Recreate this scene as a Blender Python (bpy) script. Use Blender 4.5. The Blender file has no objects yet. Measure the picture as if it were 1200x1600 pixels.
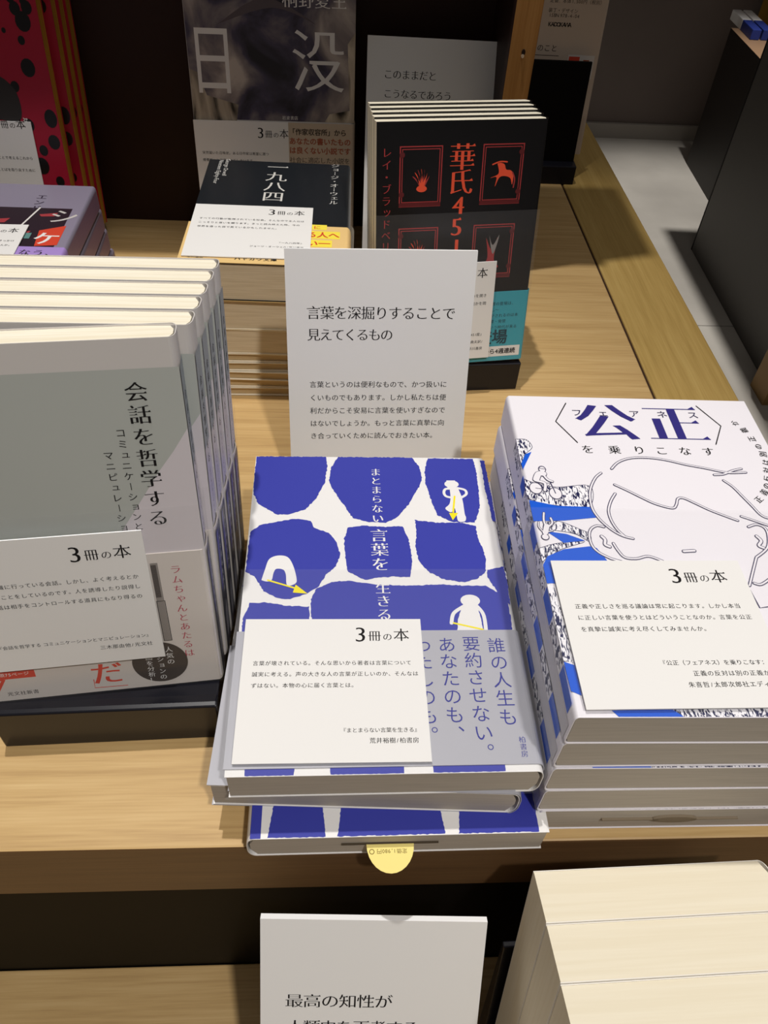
import bpy, bmesh, math, random
from mathutils import Vector, Matrix
from mathutils.geometry import tessellate_polygon, delaunay_2d_cdt
random.seed(7)
SC = bpy.context.scene
COL = SC.collection
R = math.radians
Z0 = 0.75                                   # height of the display table's top above the floor

# ---------------------------------------------------------------- camera, world, lights, exposure
def axes(p, r, yaw):
    R0 = Vector((math.cos(yaw), math.sin(yaw), 0)); F0 = Vector((-math.sin(yaw), math.cos(yaw), 0)); z = Vector((0, 0, 1))
    F = F0*math.cos(p) - z*math.sin(p); U = F0*math.sin(p) + z*math.cos(p)
    c, s = math.cos(r), math.sin(r)
    return R0*c + U*s, -R0*s + U*c, F
cam = bpy.data.cameras.new('camera'); camo = bpy.data.objects.new('camera', cam); COL.objects.link(camo)
rx, ux, fx = axes(0.817260957, 0.075573817, -0.09299008)
m = Matrix((rx, ux, -fx)).transposed().to_4x4(); m.translation = Vector((0, -0.131245, 0.361877 + Z0))
camo.matrix_world = m
cam.sensor_fit = 'VERTICAL'; cam.sensor_height = 24.0; cam.lens = 1220.529/1600*24.0
cam.clip_start = 0.01; cam.clip_end = 60
SC.camera = camo
SC.view_settings.view_transform = 'Standard'; SC.view_settings.look = 'None'
SC.view_settings.gamma = 1; SC.view_settings.exposure = 0.0
try: SC.view_settings.use_curve_mapping = False
except Exception: pass

def lin(h):
    h = h.lstrip('#'); v = [int(h[i:i+2], 16)/255 for i in (0, 2, 4)]
    return tuple((c/12.92 if c <= .04045 else ((c+.055)/1.055)**2.4) for c in v) + (1,)
w = bpy.data.worlds.new('world'); SC.world = w; w.use_nodes = True
w.node_tree.nodes['Background'].inputs[0].default_value = (1.0, .92, .86, 1)
w.node_tree.nodes['Background'].inputs[1].default_value = 0.085

def spot(name, loc, target, energy, angle, blend, size, color=(1, .965, .925)):
    l = bpy.data.lights.new(name, 'SPOT'); l.energy = energy; l.spot_size = R(angle); l.spot_blend = blend
    l.shadow_soft_size = size; l.color = color
    o = bpy.data.objects.new(name, l); COL.objects.link(o); o.location = loc
    d = Vector(target) - Vector(loc); o.rotation_euler = d.to_track_quat('-Z', 'Y').to_euler()
    return o
def area(name, loc, target, energy, sx, sy, color=(1, .965, .925)):
    l = bpy.data.lights.new(name, 'AREA'); l.energy = energy; l.shape = 'RECTANGLE'; l.size = sx; l.size_y = sy; l.color = color
    o = bpy.data.objects.new(name, l); COL.objects.link(o); o.location = loc
    d = Vector(target) - Vector(loc); o.rotation_euler = d.to_track_quat('-Z', 'Y').to_euler()
    return o
spot('ceiling_spot_rear', (-.22, .40, 2.05+Z0), (0.04, .17, Z0), 87, 36, .6, .02)
spot('ceiling_spot_front', (.45, -.85, 2.0+Z0), (-.05, .04, Z0+.05), 92, 23.5, .6, .05)
area('ceiling_panel', (.3, -.2, 2.3+Z0), (.1, .1, Z0), 5, 1.6, 1.6)
spot('aisle_spot', (1.15, 1.75, 2.2+Z0), (1.08, 1.62, 0), 300, 46, .5, .04)

# ---------------------------------------------------------------- materials
MATS = {}
def nodes(name):
    m = bpy.data.materials.new(name); m.use_nodes = True
    return m, m.node_tree, m.node_tree.nodes['Principled BSDF']
def flat(name, col, rough=.6, spec=.3, metal=0.0, bump=0):
    if name in MATS: return MATS[name]
    m, t, b = nodes(name)
    b.inputs['Base Color'].default_value = lin(col); b.inputs['Roughness'].default_value = rough
    b.inputs['Specular IOR Level'].default_value = spec; b.inputs['Metallic'].default_value = metal
    if bump:
        n = t.nodes.new('ShaderNodeTexNoise'); n.inputs['Scale'].default_value = 400
        bp = t.nodes.new('ShaderNodeBump'); bp.inputs['Strength'].default_value = bump; bp.inputs['Distance'].default_value = .001
        t.links.new(n.outputs['Fac'], bp.inputs['Height']); t.links.new(bp.outputs['Normal'], b.inputs['Normal'])
    MATS[name] = m; return m
def noisy(name, stops, scale, stretch=(1, 1, 1), detail=4, rough=.5, spec=.3, dist=0.0, bump=0, rot=(0, 0, 0)):
    """colour ramp over a stretched noise in object space"""
    if name in MATS: return MATS[name]
    m, t, b = nodes(name)
    tc = t.nodes.new('ShaderNodeTexCoord'); mp = t.nodes.new('ShaderNodeMapping'); mp.inputs['Scale'].default_value = stretch
    mp.inputs['Rotation'].default_value = rot
    n = t.nodes.new('ShaderNodeTexNoise'); n.inputs['Scale'].default_value = scale; n.inputs['Detail'].default_value = detail
    n.inputs['Distortion'].default_value = dist
    cr = t.nodes.new('ShaderNodeValToRGB'); e = cr.color_ramp.elements
    while len(e) < len(stops): e.new(.5)
    for i, (p, c) in enumerate(stops): e[i].position = p; e[i].color = lin(c)
    t.links.new(tc.outputs['Object'], mp.inputs[0]); t.links.new(mp.outputs[0], n.inputs[0])
    t.links.new(n.outputs['Fac'], cr.inputs[0]); t.links.new(cr.outputs[0], b.inputs['Base Color'])
    b.inputs['Roughness'].default_value = rough; b.inputs['Specular IOR Level'].default_value = spec
    if bump:
        bp = t.nodes.new('ShaderNodeBump'); bp.inputs['Strength'].default_value = bump; bp.inputs['Distance'].default_value = .0005
        t.links.new(n.outputs['Fac'], bp.inputs['Height']); t.links.new(bp.outputs['Normal'], b.inputs['Normal'])
    MATS[name] = m; return m
def wood(name, dark, mid, light, along='x', rough=.45):
    """broad bands times fine pores, both stretched along the grain"""
    if name in MATS: return MATS[name]
    m, t, b = nodes(name)
    tc = t.nodes.new('ShaderNodeTexCoord')
    def layer(scale, st, detail, dist=0):
        mp = t.nodes.new('ShaderNodeMapping'); mp.inputs['Scale'].default_value = st
        n = t.nodes.new('ShaderNodeTexNoise'); n.inputs['Scale'].default_value = scale; n.inputs['Detail'].default_value = detail
        n.inputs['Distortion'].default_value = dist
        t.links.new(tc.outputs['Object'], mp.inputs[0]); t.links.new(mp.outputs[0], n.inputs[0]); return n
    sx = (.06, 1, 1) if along == 'x' else ((1, .06, 1) if along == 'y' else (1, 1, .06))
    sf = (.035, 1, 1) if along == 'x' else ((1, .035, 1) if along == 'y' else (1, 1, .035))
    a = layer(62, sx, 6, .4); f = layer(700, sf, 4); c = layer(190, sf, 4, .2)
    cr = t.nodes.new('ShaderNodeValToRGB'); e = cr.color_ramp.elements; e.new(.5)
    for i, (p, cc) in enumerate(((.3, dark), (.5, mid), (.7, light))): e[i].position = p; e[i].color = lin(cc)
    add = t.nodes.new('ShaderNodeMath'); add.operation = 'MULTIPLY_ADD'; add.inputs[1].default_value = .40; 
    add2 = t.nodes.new('ShaderNodeMath'); add2.operation = 'MULTIPLY_ADD'; add2.inputs[1].default_value = .24; add2.inputs[2].default_value = .0
    t.links.new(a.outputs['Fac'], add2.inputs[0])
    t.links.new(c.outputs['Fac'], add.inputs[0]); t.links.new(add2.outputs[0], add.inputs[2])
    add3 = t.nodes.new('ShaderNodeMath'); add3.operation = 'MULTIPLY_ADD'; add3.inputs[1].default_value = .36
    t.links.new(f.outputs['Fac'], add3.inputs[0]); t.links.new(add.outputs[0], add3.inputs[2])
    t.links.new(add3.outputs[0], cr.inputs[0]); t.links.new(cr.outputs[0], b.inputs['Base Color'])
    b.inputs['Roughness'].default_value = rough; b.inputs['Specular IOR Level'].default_value = .3
    bp = t.nodes.new('ShaderNodeBump'); bp.inputs['Strength'].default_value = .15; bp.inputs['Distance'].default_value = .0004
    t.links.new(add3.outputs[0], bp.inputs['Height']); t.links.new(bp.outputs['Normal'], b.inputs['Normal'])
    MATS[name] = m; return m
def film_mat():
    if 'clear_film' in MATS: return MATS['clear_film']
    m = bpy.data.materials.new('clear_film'); m.use_nodes = True; t = m.node_tree; t.nodes.clear()
    o = t.nodes.new('ShaderNodeOutputMaterial'); mx = t.nodes.new('ShaderNodeMixShader'); tr = t.nodes.new('ShaderNodeBsdfTransparent')
    gl = t.nodes.new('ShaderNodeBsdfGlossy'); gl.inputs['Roughness'].default_value = .12
    df = t.nodes.new('ShaderNodeBsdfDiffuse'); df.inputs['Color'].default_value = (.8, .8, .82, 1)
    m2 = t.nodes.new('ShaderNodeMixShader'); m2.inputs[0].default_value = .035
    t.links.new(tr.outputs[0], m2.inputs[1]); t.links.new(df.outputs[0], m2.inputs[2])
    mx.inputs[0].default_value = .02; t.links.new(m2.outputs[0], mx.inputs[1]); t.links.new(gl.outputs[0], mx.inputs[2])
    t.links.new(mx.outputs[0], o.inputs[0]); MATS['clear_film'] = m; return m
def pages(name, c1, c2, scale=900):
    return noisy(name, ((.35, c1), (.65, c2)), scale, (.03, .03, 1), 3, .8, .1)
def hatch_mat(name, ink='#23264f', paper='#f3f1f6'):
    return noisy(name, ((.44, ink), (.51, paper)), 900, (1, .3, .3), 2, .45, .2, 1.2, rot=(0, .3, .6))

WOOD_TOP = wood('oak_top', '#ad8a59', '#c8a670', '#d8b984', 'x')
WOOD_EDGE = wood('oak_edge', '#a98a4c', '#bd9d5c', '#ccae6c', 'y')
WOOD_POST = wood('oak_post', '#8d5f32', '#a87840', '#b98a50', 'z')
WOOD_FASC_SHADE = wood('oak_fascia_shaded', '#5e432a', '#6d5033', '#7a5c3c', 'x')  # same oak darkened: shade on the table's front edge put into the colour
DARKB = flat('dark_brown_board', '#2a1712', .55, .25)
BLACK = flat('black_panel', '#070505', .6, .1)
HOLDER = flat('black_holder_plastic', '#16161d', .28, .3)
CARD = flat('white_card', '#e7e5e2', .75, .2)
CARDEDGE = flat('card_edge', '#ffffff', .7, .2)
INK = flat('black_ink', '#1d1b1c', .7, .1)
PAGE_CREAM = pages('cream_pages', '#e9dfc6', '#f5eedb')
PAGE_GREY = pages('grey_beige_pages', '#b5aca0', '#bdb4a8')
PAGE_TAN = pages('tan_pages', '#d0bd9c', '#dfceb0', 900)
WHITE = flat('white_jacket', '#ebe9e7', .4, .4)
NAVY = flat('ultramarine_ink', '#3a40a4', .5, .2)
YEL = flat('yellow_ink', '#f2e21c', .5, .3)
FILM = film_mat()

# ---------------------------------------------------------------- glyph outlines
GL = {}
def outline(ch):
    if ch in GL: return GL[ch]
    cu = bpy.data.curves.new('tmp', 'FONT'); cu.body = ch; cu.size = 1; cu.resolution_u = 3
    ob = bpy.data.objects.new('tmp', cu); COL.objects.link(ob)
    dg = bpy.context.evaluated_depsgraph_get(); ev = ob.evaluated_get(dg); c2 = ev.to_curve(dg)
    out = []
    for s in c2.splines:
        bp = s.bezier_points; n = len(bp); P = []
        for i in range(n):
            a, b = bp[i], bp[(i+1) % n]; p0, p1, p2, p3 = a.co, a.handle_right, b.handle_left, b.co
            st = abs((p1-p0).cross(p3-p0).z) + abs((p2-p0).cross(p3-p0).z) < 1e-4
            for k in range(1 if st else 3):
                t = k/3; u = 1-t; q = p0*u**3 + p1*3*u*u*t + p2*3*u*t*t + p3*t**3
                if not P or abs(q.x-P[-1][0]) + abs(q.y-P[-1][1]) > 1e-3: P.append((q.x, q.y))
        if len(P) > 2: out.append(P)
    adv = max((p[0] for q in out for p in q), default=.3)
    ev.to_curve_clear(); bpy.data.objects.remove(ob); bpy.data.curves.remove(cu)
    GL[ch] = out; return out
STY = {'mincho': (.014, -.006, True), 'small': (.006, -.006, False), 'bold': (.004, -.022, True), 'gothic': (0, 0, False),
       'light': (.002, .002, False), 'heavy': (-.02, -.028, False), 'boldmin': (.02, -.02, True), 'display': (.028, -.03, True)}
GS = {}
def glyph(ch, style):
    """list of (tris, pts) for one character in its em box; horizontals thinned and given a serif in the mincho styles"""
    k = (ch, style)
    if k in GS: return GS[k]
    ty, tx, ser = STY[style]; loops = []; extra = []
    for P in outline(ch):
        n = len(P); N = []
        for i in range(n):
            (x0, y0), (x1, y1) = P[i], P[(i+1) % n]; L = math.hypot(x1-x0, y1-y0) or 1e-9
            N.append(((y1-y0)/L, -(x1-x0)/L, L))
        Q = []
        for i in range(n):
            a, b = N[i-1], N[i]
            ny = a[1] if abs(a[1]) > abs(b[1]) else b[1]; nx = a[0] if abs(a[0]) > abs(b[0]) else b[0]
            if a[0]*b[0] < 0 and min(abs(a[0]), abs(b[0])) > .5: nx = 0
            if a[1]*b[1] < 0 and min(abs(a[1]), abs(b[1])) > .5: ny = 0
            Q.append((P[i][0]-tx*nx, P[i][1]-ty*ny*abs(ny)))
        if ser:
            for i in range(n):
                e = N[i]; a, b = N[i-1], N[(i+1) % n]
                if e[0] > .97 and .04 < e[2] < .1 and a[1] < -.97 and b[1] > .97 and a[2] > .14:
                    x, y = Q[(i+1) % n]; extra.append([(x-.13, y-.004), (x, y-.02), (x-.035, y+.06)])
        loops.append(Q)
    res = []
    if loops:
        pts = []; ed = []
        for q in loops:
            b0 = len(pts); n = len(q); pts += [Vector(p) for p in q]; ed += [(b0+i, b0+(i+1) % n) for i in range(n)]
        vo, _, fo, _, _, _ = delaunay_2d_cdt(pts, ed, [], 1, 1e-6)
        def inside(x, y):
            c = False
            for q in loops:
                for i in range(len(q)):
                    (x0, y0), (x1, y1) = q[i-1], q[i]
                    if (y0 > y) != (y1 > y) and x < x0+(y-y0)*(x1-x0)/(y1-y0): c = not c
            return c
        fo = [tuple(f) for f in fo if inside(sum(vo[i].x for i in f)/len(f), sum(vo[i].y for i in f)/len(f))]
        res.append(([(v.x, v.y) for v in vo], fo))
    for e in extra: res.append((e, [(0, 1, 2)]))
    GS[k] = res; return res

# ---------------------------------------------------------------- mesh builder
class MB:
    def __init__(s): s.v = []; s.f = []; s.mi = []; s.mats = []
    def m(s, mat):
        if mat not in s.mats: s.mats.append(mat)
        return s.mats.index(mat)
    def add(s, vs, fs, mat):
        b = len(s.v); k = s.m(mat); s.v += [tuple(v) for v in vs]
        for f in fs: s.f.append(tuple(b+i for i in f)); s.mi.append(k)
    def box(s, x0, x1, y0, y1, z0, z1, mat, mats=None):
        vs = [(x, y, z) for x in (x0, x1) for y in (y0, y1) for z in (z0, z1)]
        fs = [(0, 1, 3, 2), (4, 6, 7, 5), (0, 4, 5, 1), (2, 3, 7, 6), (0, 2, 6, 4), (1, 5, 7, 3)]   # -x +x -y +y -z +z
        for i, f in enumerate(fs): s.add([vs[j] for j in f], [(0, 1, 2, 3)], (mats or {}).get(i, mat))
    def prism(s, prof, axis, a0, a1, mat, capmat=None):
        """closed 2D profile extruded along an axis: 'x' -> (y,z), 'y' -> (x,z), 'z' -> (x,y)"""
        def P(p, a): return {'x': (a, p[0], p[1]), 'y': (p[0], a, p[1]), 'z': (p[0], p[1], a)}[axis]
        n = len(prof)
        ar = sum(prof[i][0]*prof[(i+1) % n][1]-prof[(i+1) % n][0]*prof[i][1] for i in range(n))
        if (ar < 0) != (axis == 'y'): prof = prof[::-1]
        vs = [P(p, a0) for p in prof] + [P(p, a1) for p in prof]
        s.add(vs, [(i, (i+1) % n, n+(i+1) % n, n+i) for i in range(n)], mat)
        tr = tessellate_polygon([[Vector((p[0], p[1], 0)) for p in prof]])
        s.add(vs, [tuple(reversed(t)) for t in tr] + [tuple(i+n for i in t) for t in tr], capmat or mat)
    def build(s, name, parent=None, loc=None, bevel=0, smooth=False):
        me = bpy.data.meshes.new(name); me.from_pydata(s.v, [], s.f); me.polygons.foreach_set('material_index', s.mi)
        for m_ in s.mats: me.materials.append(m_)
        o = bpy.data.objects.new(name, me); COL.objects.link(o)
        if bevel:
            bm = bmesh.new(); bm.from_mesh(me); bmesh.ops.remove_doubles(bm, verts=bm.verts, dist=1e-6)
            bmesh.ops.recalc_face_normals(bm, faces=bm.faces); bm.to_mesh(me); bm.free()
            md = o.modifiers.new('edge', 'BEVEL'); md.width = bevel; md.segments = 2; md.limit_method = 'ANGLE'; md.angle_limit = R(40)
        if smooth: me.polygons.foreach_set('use_smooth', [True]*len(me.polygons))
        if parent is not None: o.parent = parent
        if loc is not None: o.location = loc
        return o

class Pr:
    """printing on a flat face of a part: (u, v) in millimetres -> point, each layer a hair above the last"""
    def __init__(s, mb, fn): s.mb = mb; s.f0 = fn; s.k = 0
    def fn(s, u, v, l): return s.f0(u, v, l+(s.k % 24)*.035)
    def poly(s, pts, mat, lay=1, rough=0, sub=0):
        if rough:
            q = []
            n = len(pts)
            for i in range(n):
                a = pts[i]; b = pts[(i+1) % n]; L = math.hypot(b[0]-a[0], b[1]-a[1]); k = max(1, int(L/1.0))
                for j in range(k):
                    t = j/k; q.append((a[0]+(b[0]-a[0])*t+random.uniform(-rough, rough), a[1]+(b[1]-a[1])*t+random.uniform(-rough, rough)))
            pts = q
        tr = tessellate_polygon([[Vector((p[0], p[1], 0)) for p in pts]])
        ar = [(pts[a][0]*(pts[b][1]-pts[c][1])+pts[b][0]*(pts[c][1]-pts[a][1])+pts[c][0]*(pts[a][1]-pts[b][1])) for a, b, c in tr]
        tr = [t if a > 0 else (t[0], t[2], t[1]) for t, a in zip(tr, ar)]; s.k += 1
        s.mb.add([s.fn(u, v, lay) for u, v in pts], tr, mat)
    def curve(s, pts, smooth=True):
        if len(pts) < 3 or not smooth: return pts
        out = []
        for i in range(len(pts)-1):
            p0 = pts[max(0, i-1)]; p1 = pts[i]; p2 = pts[i+1]; p3 = pts[min(len(pts)-1, i+2)]
            for k in range(5):
                t = k/5
                out.append(tuple(.5*((2*p1[d])+(p2[d]-p0[d])*t+(2*p0[d]-5*p1[d]+4*p2[d]-p3[d])*t*t+(3*p1[d]-p0[d]-3*p2[d]+p3[d])*t**3) for d in (0, 1)))
        return out+[pts[-1]]
    def blob(s, pts, mat, lay=1, rough=0):
        s.poly(s.curve(pts+[pts[0]])[:-1], mat, lay, rough)
    def line(s, pts, wd, mat, lay=1, smooth=True, cap=True):
        pts = s.curve(pts, smooth); n = len(pts); A = []; B = []; s.k += 1
        for i in range(n):
            a = pts[max(0, i-1)]; b = pts[min(n-1, i+1)]; L = math.hypot(b[0]-a[0], b[1]-a[1]) or 1
            nx, ny = -(b[1]-a[1])/L*wd/2, (b[0]-a[0])/L*wd/2
            A.append((pts[i][0]+nx, pts[i][1]+ny)); B.append((pts[i][0]-nx, pts[i][1]-ny))
        vs = [s.fn(u, v, lay) for u, v in B+A]
        s.mb.add(vs, [(i, i+1, n+i+1, n+i) for i in range(n-1)], mat)
        if cap:
            for p in (pts[0], pts[-1]): s.disc(p, wd/2, mat, lay, 10)
    def disc(s, c, r, mat, lay=1, n=24, ry=None):
        s.poly([(c[0]+r*math.cos(2*math.pi*i/n), c[1]+(ry or r)*math.sin(2*math.pi*i/n)) for i in range(n)], mat, lay)
    def ring(s, c, r, wd, mat, lay=1, n=20, ry=None):
        ry = ry or r
        s.line([(c[0]+r*math.cos(2*math.pi*i/n), c[1]+ry*math.sin(2*math.pi*i/n)) for i in range(n+1)], wd, mat, lay, False, False)
    def rect(s, u0, u1, v0, v1, mat, lay=1):
        s.poly([(u0, v0), (u1, v0), (u1, v1), (u0, v1)], mat, lay)
    def frame(s, u0, u1, v0, v1, wd, mat, lay=1):
        s.rect(u0, u1, v1-wd, v1, mat, lay); s.rect(u0, u1, v0, v0+wd, mat, lay)
        s.rect(u0, u0+wd, v0+wd, v1-wd, mat, lay); s.rect(u1-wd, u1, v0+wd, v1-wd, mat, lay)
    def char(s, ch, u, v, size, mat, style, lay=1, rot=0, sx=1):
        """em box centred on (u, v)"""
        c, n = math.cos(rot), math.sin(rot)
        w_ = 1.0 if ord(ch) > 0x2000 else max((p[0] for q in outline(ch) for p in q), default=.5)+.03
        for gi, (pts, tr) in enumerate(glyph(ch, style)):
            vs = []; s.k += 1
            for x, y in pts:
                a = (x-w_/2)*size*sx; b = (y-.38)*size
                vs.append(s.fn(u+a*c-b*n, v+a*n+b*c, lay))
            T = []
            for t in tr:
                a, b, d = (pts[i] for i in t)
                ar = a[0]*(b[1]-d[1])+b[0]*(d[1]-a[1])+d[0]*(a[1]-b[1])
                if abs(ar) > 1e-9: T.append(t if ar > 0 else (t[0], t[2], t[1]))
            s.mb.add(vs, T, mat)
    def h(s, text, u0, v, pitch, size, mat, style='small', lay=1, right=False, sx=1):
        """a horizontal line: u0 = left edge (or right edge), v = middle of the line"""
        adv = [pitch*(1 if ord(c) > 0x2000 else (.32 if c == ' ' else .55)) for c in text]
        u = u0-sum(adv) if right else u0
        for c, a in zip(text, adv):
            if c != ' ': s.char(c, u+a/2, v, size, mat, style, lay, 0, sx)
            u += a
    def vt(s, text, u, v0, pitch, size, mat, style='mincho', lay=1, sy=1):
        """a vertical column: u = centre, v0 = top"""
        v = v0-pitch/2
        for c in text:
            if c in 'ー「」（）〈〉『』': s.char(c, u, v, size, mat, style, lay, -math.pi/2)
            elif c in '、。': s.char(c, u+size*.55, v+size*.55, size, mat, style, lay)
            elif c in 'ャュョッァィェォゃゅょっ': s.char(c, u+size*.08, v+size*.08, size, mat, style, lay)
            else: s.char(c, u, v, size, mat, style, lay)
            v -= pitch
LAY = .00006
def tag(o, label, cat, group=None):
    o['label'] = label; o['category'] = cat
    if group: o['group'] = group
    return o
def empty(name, loc, rot=(0, 0, 0)):
    o = bpy.data.objects.new(name, None); COL.objects.link(o); o.empty_display_size = .02
    o.location = (loc[0], loc[1], loc[2]+Z0); o.rotation_euler = rot; return o
def struct(o): o['kind'] = 'structure'; return o

# ---------------------------------------------------------------- the setting
b = MB(); b.box(-6, 6, -5.0, 3.2, -.05, 0, noisy('grey_floor_tile', ((.35, '#a19c94'), (.65, '#b5b0a7')), 3, rough=.35, spec=.4))
G = flat('tile_joint', '#85817a', .8)
for y in (-.9, .6, 1.58): b.box(-6, 6, y, y+.003, 0, .0006, G)
struct(b.build('floor'))
b = MB(); b.box(-6, 6, 2.81, 2.9, 0, 2.6, noisy('grey_brown_wall', ((.3, '#6d625c'), (.7, '#786c66')), 2, rough=.7)); struct(b.build('wall_back'))
b = MB(); b.box(-6, 6, 2.795, 2.81, 0, .05, flat('baseboard_grey', '#9a938a', .5)); struct(b.build('baseboard_back'))

# the display table
t = tag(empty('display_table', (0, .5, -Z0)), 'oak display table whose top carries the blue book pile and the book holders', 'table')
b = MB(); b.box(-.75, .2408, 0-.5, 1.0-.5, Z0-.0565, Z0, WOOD_TOP, {2: WOOD_FASC_SHADE}); b.build('tabletop', t, bevel=.0012)
b = MB(); b.box(.2428, .3073, 0-.5, 1.0-.5, Z0-.0565, Z0, WOOD_EDGE); b.build('edge_strip', t, bevel=.0012)
b = MB(); b.box(.2408, .2428, .001-.5, .999-.5, Z0-.0565, Z0-.0012, flat('seam_shadow_gap', '#3b2616', .8)); b.build('seam', t)
b = MB(); b.box(-.75, .29, .004-.5, .03-.5, 0, Z0-.0565, BLACK); b.build('front_panel', t)
b = MB(); b.box(.27, .29, .03-.5, .98-.5, 0, Z0-.0565, BLACK); b.build('side_panel', t)
# the lower step in front of it
t = tag(empty('display_step', (-.1, -.25, -Z0)), 'lower oak display step in front of the table, below its dark recess', 'platform')
b = MB(); b.box(-.65, .45, -.25, .2535, Z0-.255, Z0-.2135, WOOD_TOP); b.build('step_top', t, bevel=.001)
b = MB(); b.box(-.63, .43, -.23, .24, 0, Z0-.255, BLACK); b.build('step_body', t)

# bookcase at the back of the table
t = tag(empty('bookcase', (-.2, .54, 0)), 'dark brown open bookcase standing at the back of the oak table', 'bookcase')
b = MB(); b.box(-.5, .325, .043, .06, 0, .62, DARKB); b.build('back_panel', t)
b = MB(); b.box(.325, .3445, -.04, .06, 0, .62, DARKB, {2: WOOD_POST, 1: WOOD_POST}); sp = b.build('side_panel', t, bevel=.0006)
b = MB(); b.prism([(.3355+.0014*math.cos(i*.6283), .18+.002*math.sin(i*.6283)) for i in range(10)], 'y', -.0406, -.0398, flat('hole_dark', '#2a1a0e', .8))
b.prism([(.3352+.0011*math.cos(i*.6283), .1775+.0013*math.sin(i*.6283)) for i in range(10)], 'y', -.0412, -.0398, flat('pin_metal', '#d8c9b2', .3, .5, .6)); b.build('shelf_pin', sp)
b = MB(); b.box(-.5, .3445, -.045, .06, .44, .46, DARKB); b.build('shade_shelf', t)  # unseen board added overhead, front edge set to shade the back row

# ---------------------------------------------------------------- books
def stand(O, yaw, lean, w, t):
    """location and rotation that put the front cover's lower left corner at O, the cover leaning back by lean"""
    U = Vector((math.cos(yaw), math.sin(yaw), 0)); F = Vector((-math.sin(yaw), math.cos(yaw), 0))
    V = F*math.sin(lean)+Vector((0, 0, 1))*math.cos(lean); N = U.cross(V)
    return Vector(O)+U*w/2-N*t, (math.pi/2-lean, 0, yaw)
def lay(O, yaw, w, t):
    U = Vector((math.cos(yaw), math.sin(yaw), 0)); return Vector(O)+U*w/2-Vector((0, 0, t)), (0, 0, yaw)
def ucover(w, t, sgn, r, th=.0004, n=6, x_in=0.0):
    """closed profile of a jacket: front board, rounded spine on the side sgn, back board (x, z)"""
    def half(o, xe):
        q = [(xe, t-o)]
        for i in range(n+1):
            a = math.pi/2*(1-i/n); q.append((w/2-r*.55+(r*.55-o)*math.cos(a), t-r+(r-o)*math.sin(a)))
        for i in range(n+1):
            a = -math.pi/2*i/n; q.append((w/2-r*.55+(r*.55-o)*math.cos(a), r+(r-o)*math.sin(a)))
        q.append((xe, o)); return q
    p = half(0, -w/2+x_in)+half(th, -w/2+x_in)[::-1]
    return [(x*sgn, z) for x, z in p]
def book(name, label, cat, group, place, w, h, t, spine, jacket, page, front=None, spine_print=None, band=None, film=None, r=None, inset=.0006, extra=None):
    """lies on its back: x across, y from tail to head, z through the thickness, front cover on top; spine +1 right, -1 left"""
    root = empty(name, place[0], place[1]); tag(root, label, cat, group)
    r = r or min(.0045, t*.42); g = spine
    b = MB(); b.prism(ucover(w, t, g, r), 'y', 0, h, jacket)
    if front: front(Pr(b, lambda u, v, l: (u/1000-w/2, v/1000, t+l*LAY)))
    if spine_print:
        if g > 0: spine_print(Pr(b, lambda u, v, l: (w/2+l*LAY, v/1000, u/1000)))
        else: spine_print(Pr(b, lambda u, v, l: (-w/2-l*LAY, v/1000, t-u/1000)))
    b.build('cover', root)
    b = MB(); th = .00045
    pr = [(-w/2+inset, th), (w/2-r*.6, th), (w/2-th*1.5-r*.1, r), (w/2-th*1.5-r*.1, t-r), (w/2-r*.6, t-th), (-w/2+inset, t-th)]
    b.prism([(x*g, z) for x, z in pr], 'y', inset, h-inset, page); b.build('pages', root)
    if band:
        v1, mat, fn = band[:3]; d = 12*LAY; v0 = band[4] if len(band) > 4 else -.1
        b = MB(); b.prism([(x*(1+2*d/w), z*(1+2*d/t)-d) for x, z in ucover(w, t, g, r)], 'y', v0/1000, v1/1000, mat)
        if fn: fn(Pr(b, lambda u, v, l: (u/1000-w/2, v/1000, t+d+l*LAY)))
        if len(band) > 3: band[3](Pr(b, lambda u, v, l: (w/2+d+l*LAY, v/1000, u/1000)))
        b.build('paper_band', root)
    if film:
        d = 26*LAY
        b = MB(); c = [(x, z) for x, z in ucover(w, t, g, r)]; n = len(c)//2; c = c[:n]
        c = [(x*(1+2*d/w), z*(1+2*d/t)-d) for x, z in c]
        vs = [(x, y, z) for y in (-.0002, film/1000) for x, z in c]
        b.add(vs, [(i, i+1, n+i+1, n+i) for i in range(n-1)], FILM); b.build('clear_wrap', root)
    if extra: extra(root, w, h, t)
    return root
def dup(src, place, label, group=None):
    o = src.copy(); COL.objects.link(o); o.location = (place[0][0], place[0][1], place[0][2]+Z0); o.rotation_euler = place[1]
    o['label'] = label
    if group: o['group'] = group
    for ch in src.children:
        c = ch.copy(); COL.objects.link(c); c.parent = o
    return o
def card(name, label, O, yaw, lean, w, h, th, fn, flatlay=False, strut=0, group=None):
    """a printed card; O = lower left corner of the printed face"""
    pl = lay(O, yaw, w, th) if flatlay else stand(O, yaw, lean, w, th)
    root = empty(name, pl[0], pl[1]); tag(root, label, 'card' if 'sign' not in name else 'sign', group)
    b = MB(); b.box(-w/2, w/2, 0, h, 0, th, CARD, {3: CARDEDGE})
    fn(Pr(b, lambda u, v, l: (u/1000-w/2, v/1000, th+l*LAY))); b.build('printed_panel', root)
    if strut:
        b = MB(); D = strut; yf = D*math.tan(lean); ya = h*.62
        b.prism([(ya, -.0002), (yf, -D), (yf+.0015, -D-.0006), (ya+.002, -.0002)], 'x', -.012, .012, CARD)
        b.build('easel_strut', root)
    return root
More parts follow.
